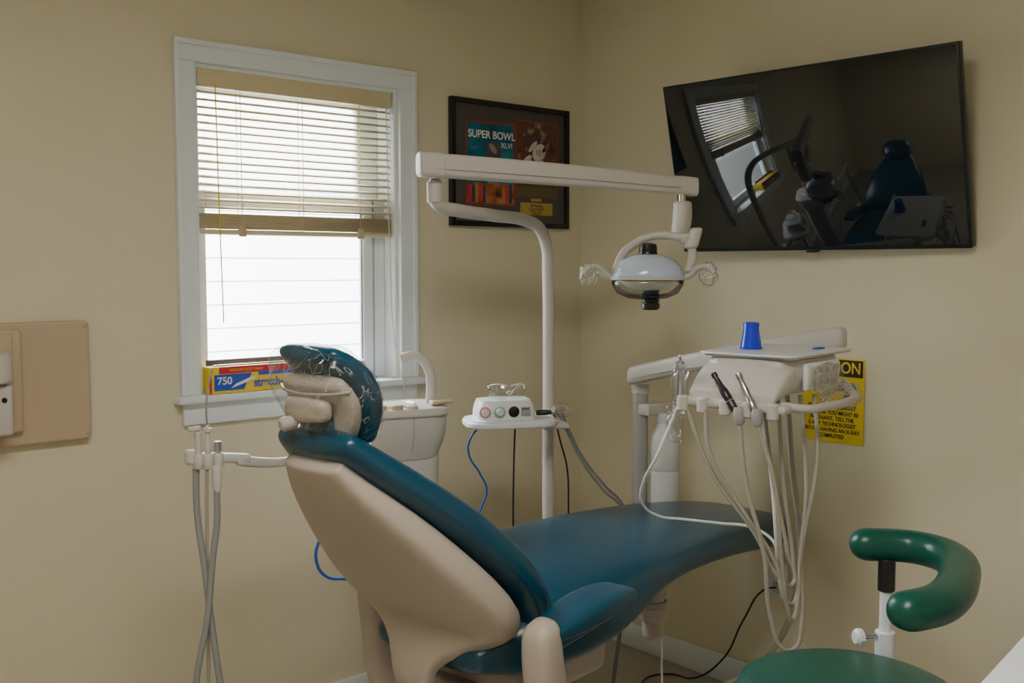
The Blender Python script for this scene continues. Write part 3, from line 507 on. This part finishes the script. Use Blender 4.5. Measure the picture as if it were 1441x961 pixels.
# ------------------------------------------------------------------ stool
w=[]
sx,sy=-1.09,-1.805; SZ=.021
w.append(revolve('seat',(sx,sy,SZ),(0,0,1),[(.16,.535),(.19,.545),(.2,.565),(.2,.585),(.19,.605),(.16,.617),(.1,.622),(0,.623)],GREEN,n=48,sharp=0))
w.append(revolve('seat_pan',(sx,sy,SZ),(0,0,1),[(.12,.52),(.165,.525),(.165,.54)],BLACK)); w.append(revolve('gas_column',(sx,sy,0),(0,0,1),[(.03,.12),(.03,.36),(.018,.37),(.018,.545)],CHROME))
for k in range(5):
    a=math.radians(72*k+20); c_,s_=math.cos(a),math.sin(a)
    w.append(loft('leg_%d'%k,[(V((sx,sy,.12)),V((-s_,c_,0))*.022,V((0,0,.02))),(V((sx+.24*c_,sy+.24*s_,.075)),V((-s_,c_,0))*.015,V((0,0,.012)))],CHROME))
    w.append(cyl('caster_%d'%k,V((sx+.25*c_,sy+.25*s_,.026))-V((-s_,c_,0))*.018,V((sx+.25*c_,sy+.25*s_,.026))+V((-s_,c_,0))*.018,.0255,BLACK,bev=.004)); w.append(cyl('caster_stem_%d'%k,(sx+.24*c_,sy+.24*s_,.04),(sx+.24*c_,sy+.24*s_,.08),.006,CHROME))
A=[(-.885,-1.712),(-.850,-1.748),(-.828,-1.79),(-.838,-1.85),(-.89,-1.905),(-.967,-1.942),(-1.05,-1.972),(-1.13,-1.985),(-1.195,-1.970)]
def cr(P,n):
    out=[]
    for i in range(len(P)-1):
        p0=P[max(0,i-1)];p1=P[i];p2=P[i+1];p3=P[min(len(P)-1,i+2)]
        for k in range(n):
            t=k/n; out.append(.5*((2*p1)+(p2-p0)*t+(2*p0-5*p1+4*p2-p3)*t*t+(3*p1-p0-3*p2+p3)*t**3))
    out.append(P[-1]); return out
P=cr([V((x,y,.832)) for x,y in A],3); secs=[]
for i,c in enumerate(P):
    d=(P[min(i+1,len(P)-1)]-P[max(0,i-1)]).normalized(); n_=V((-d.y,d.x,0)); secs.append((c,n_*.035,V((0,0,.032))))
w.append(loft('torso_support',secs,GREEN,n=20,e=2.3,cap=.95))
rx,ry=-.871,-1.752
w.append(cyl('support_rod',(rx,ry,.50),(rx,ry,.76),.012,WHITE)); w.append(cyl('rod_socket',(rx,ry,.745),(rx,ry,.81),.0165,BLACK)); w.append(cyl('rod_clamp',(rx,ry,.57),(rx,ry,.665),.019,WHITE))
w.append(cyl('knob_stem',(rx,ry,.655),(rx-.05,ry+.03,.655),.006,CHROME)); w.append(revolve('clamp_knob',(rx-.04,ry+.024,.655),(-.86,.5,0),[(.008,0),(.017,.003),(.018,.012),(.012,.018)],WHITE,n=10))
w.append(box('rod_bracket',(sx,ry-.05,.50),(rx+.015,ry+.015,.52),CHROME,.003))
group('dental_stool',w)
# ------------------------------------------------------------------ mobile cabinet
setT((-1.400,-2.190,0),10)
w=[box('countertop',(-.12,-.52,.82),(.85,0,.85),WHITE,.004),box('cabinet_body',(-.10,-.50,.08),(.83,-.02,.82),mat('cabinet',(.7,.68,.64),.5),.002),box('toe_kick',(-.08,-.48,.001),(.81,-.06,.08),GREYP,0)]
for k in range(2): w.append(box('cabinet_door_%d'%k,(-.09+.46*k,-.022,.1),(.36+.46*k,-.012,.80),mat('cdoor%d'%k,(.72,.70,.66),.5),.003)); w.append(cyl('pull_%d'%k,(.32+.46*k,-.008,.7),(.32+.46*k,-.008,.6),.004,CHROME))
group('mobile_cabinet',w); setT()
# ------------------------------------------------------------------ added ceiling fill panel + lights
w=[box('fill_panel_frame',(-2.9,-2.3,2.35),(-1.7,-1.7,2.3795),WHITE,.004)]  # unseen glowing panel behind the camera, added for interior fill
w.append(box('fill_diffuser',(-2.87,-2.27,2.345),(-1.73,-1.73,2.352),mat('fill_diffuser',(.9,.9,.88),.6,emit=(1,.93,.8),es=2),0))
group('added_fill_panel',w)
def area(n,loc,target,sx_,sy_,e,col):
    l=bpy.data.lights.new(n,'AREA'); l.shape='RECTANGLE'; l.size=sx_; l.size_y=sy_; l.energy=e; l.color=col
    o=bpy.data.objects.new(n,l); scene.collection.objects.link(o); o.location=loc; o.rotation_euler=(V(target)-V(loc)).to_track_quat('-Z','Y').to_euler(); return o
area('ceiling_fill_lamp',(-2.3,-2.0,2.335),(-2.3,-2.0,0),1.1,.5,28,(1,.96,.87))  # added soft fill lamp just under the panel
area('sky_light',(-1.17,1.1,2.75),(-1.1,-1.0,.9),1.6,1.0,380,(.92,.96,1))
s=bpy.data.lights.new('sun','SUN'); s.energy=28; s.angle=.05; so=bpy.data.objects.new('sun',s); scene.collection.objects.link(so); so.rotation_euler=(math.radians(50),0,math.radians(15))
wd=bpy.data.worlds.new('world'); scene.world=wd; wd.use_nodes=True; wd.node_tree.nodes['Background'].inputs[0].default_value=(.8,.9,1,1); wd.node_tree.nodes['Background'].inputs[1].default_value=2.6
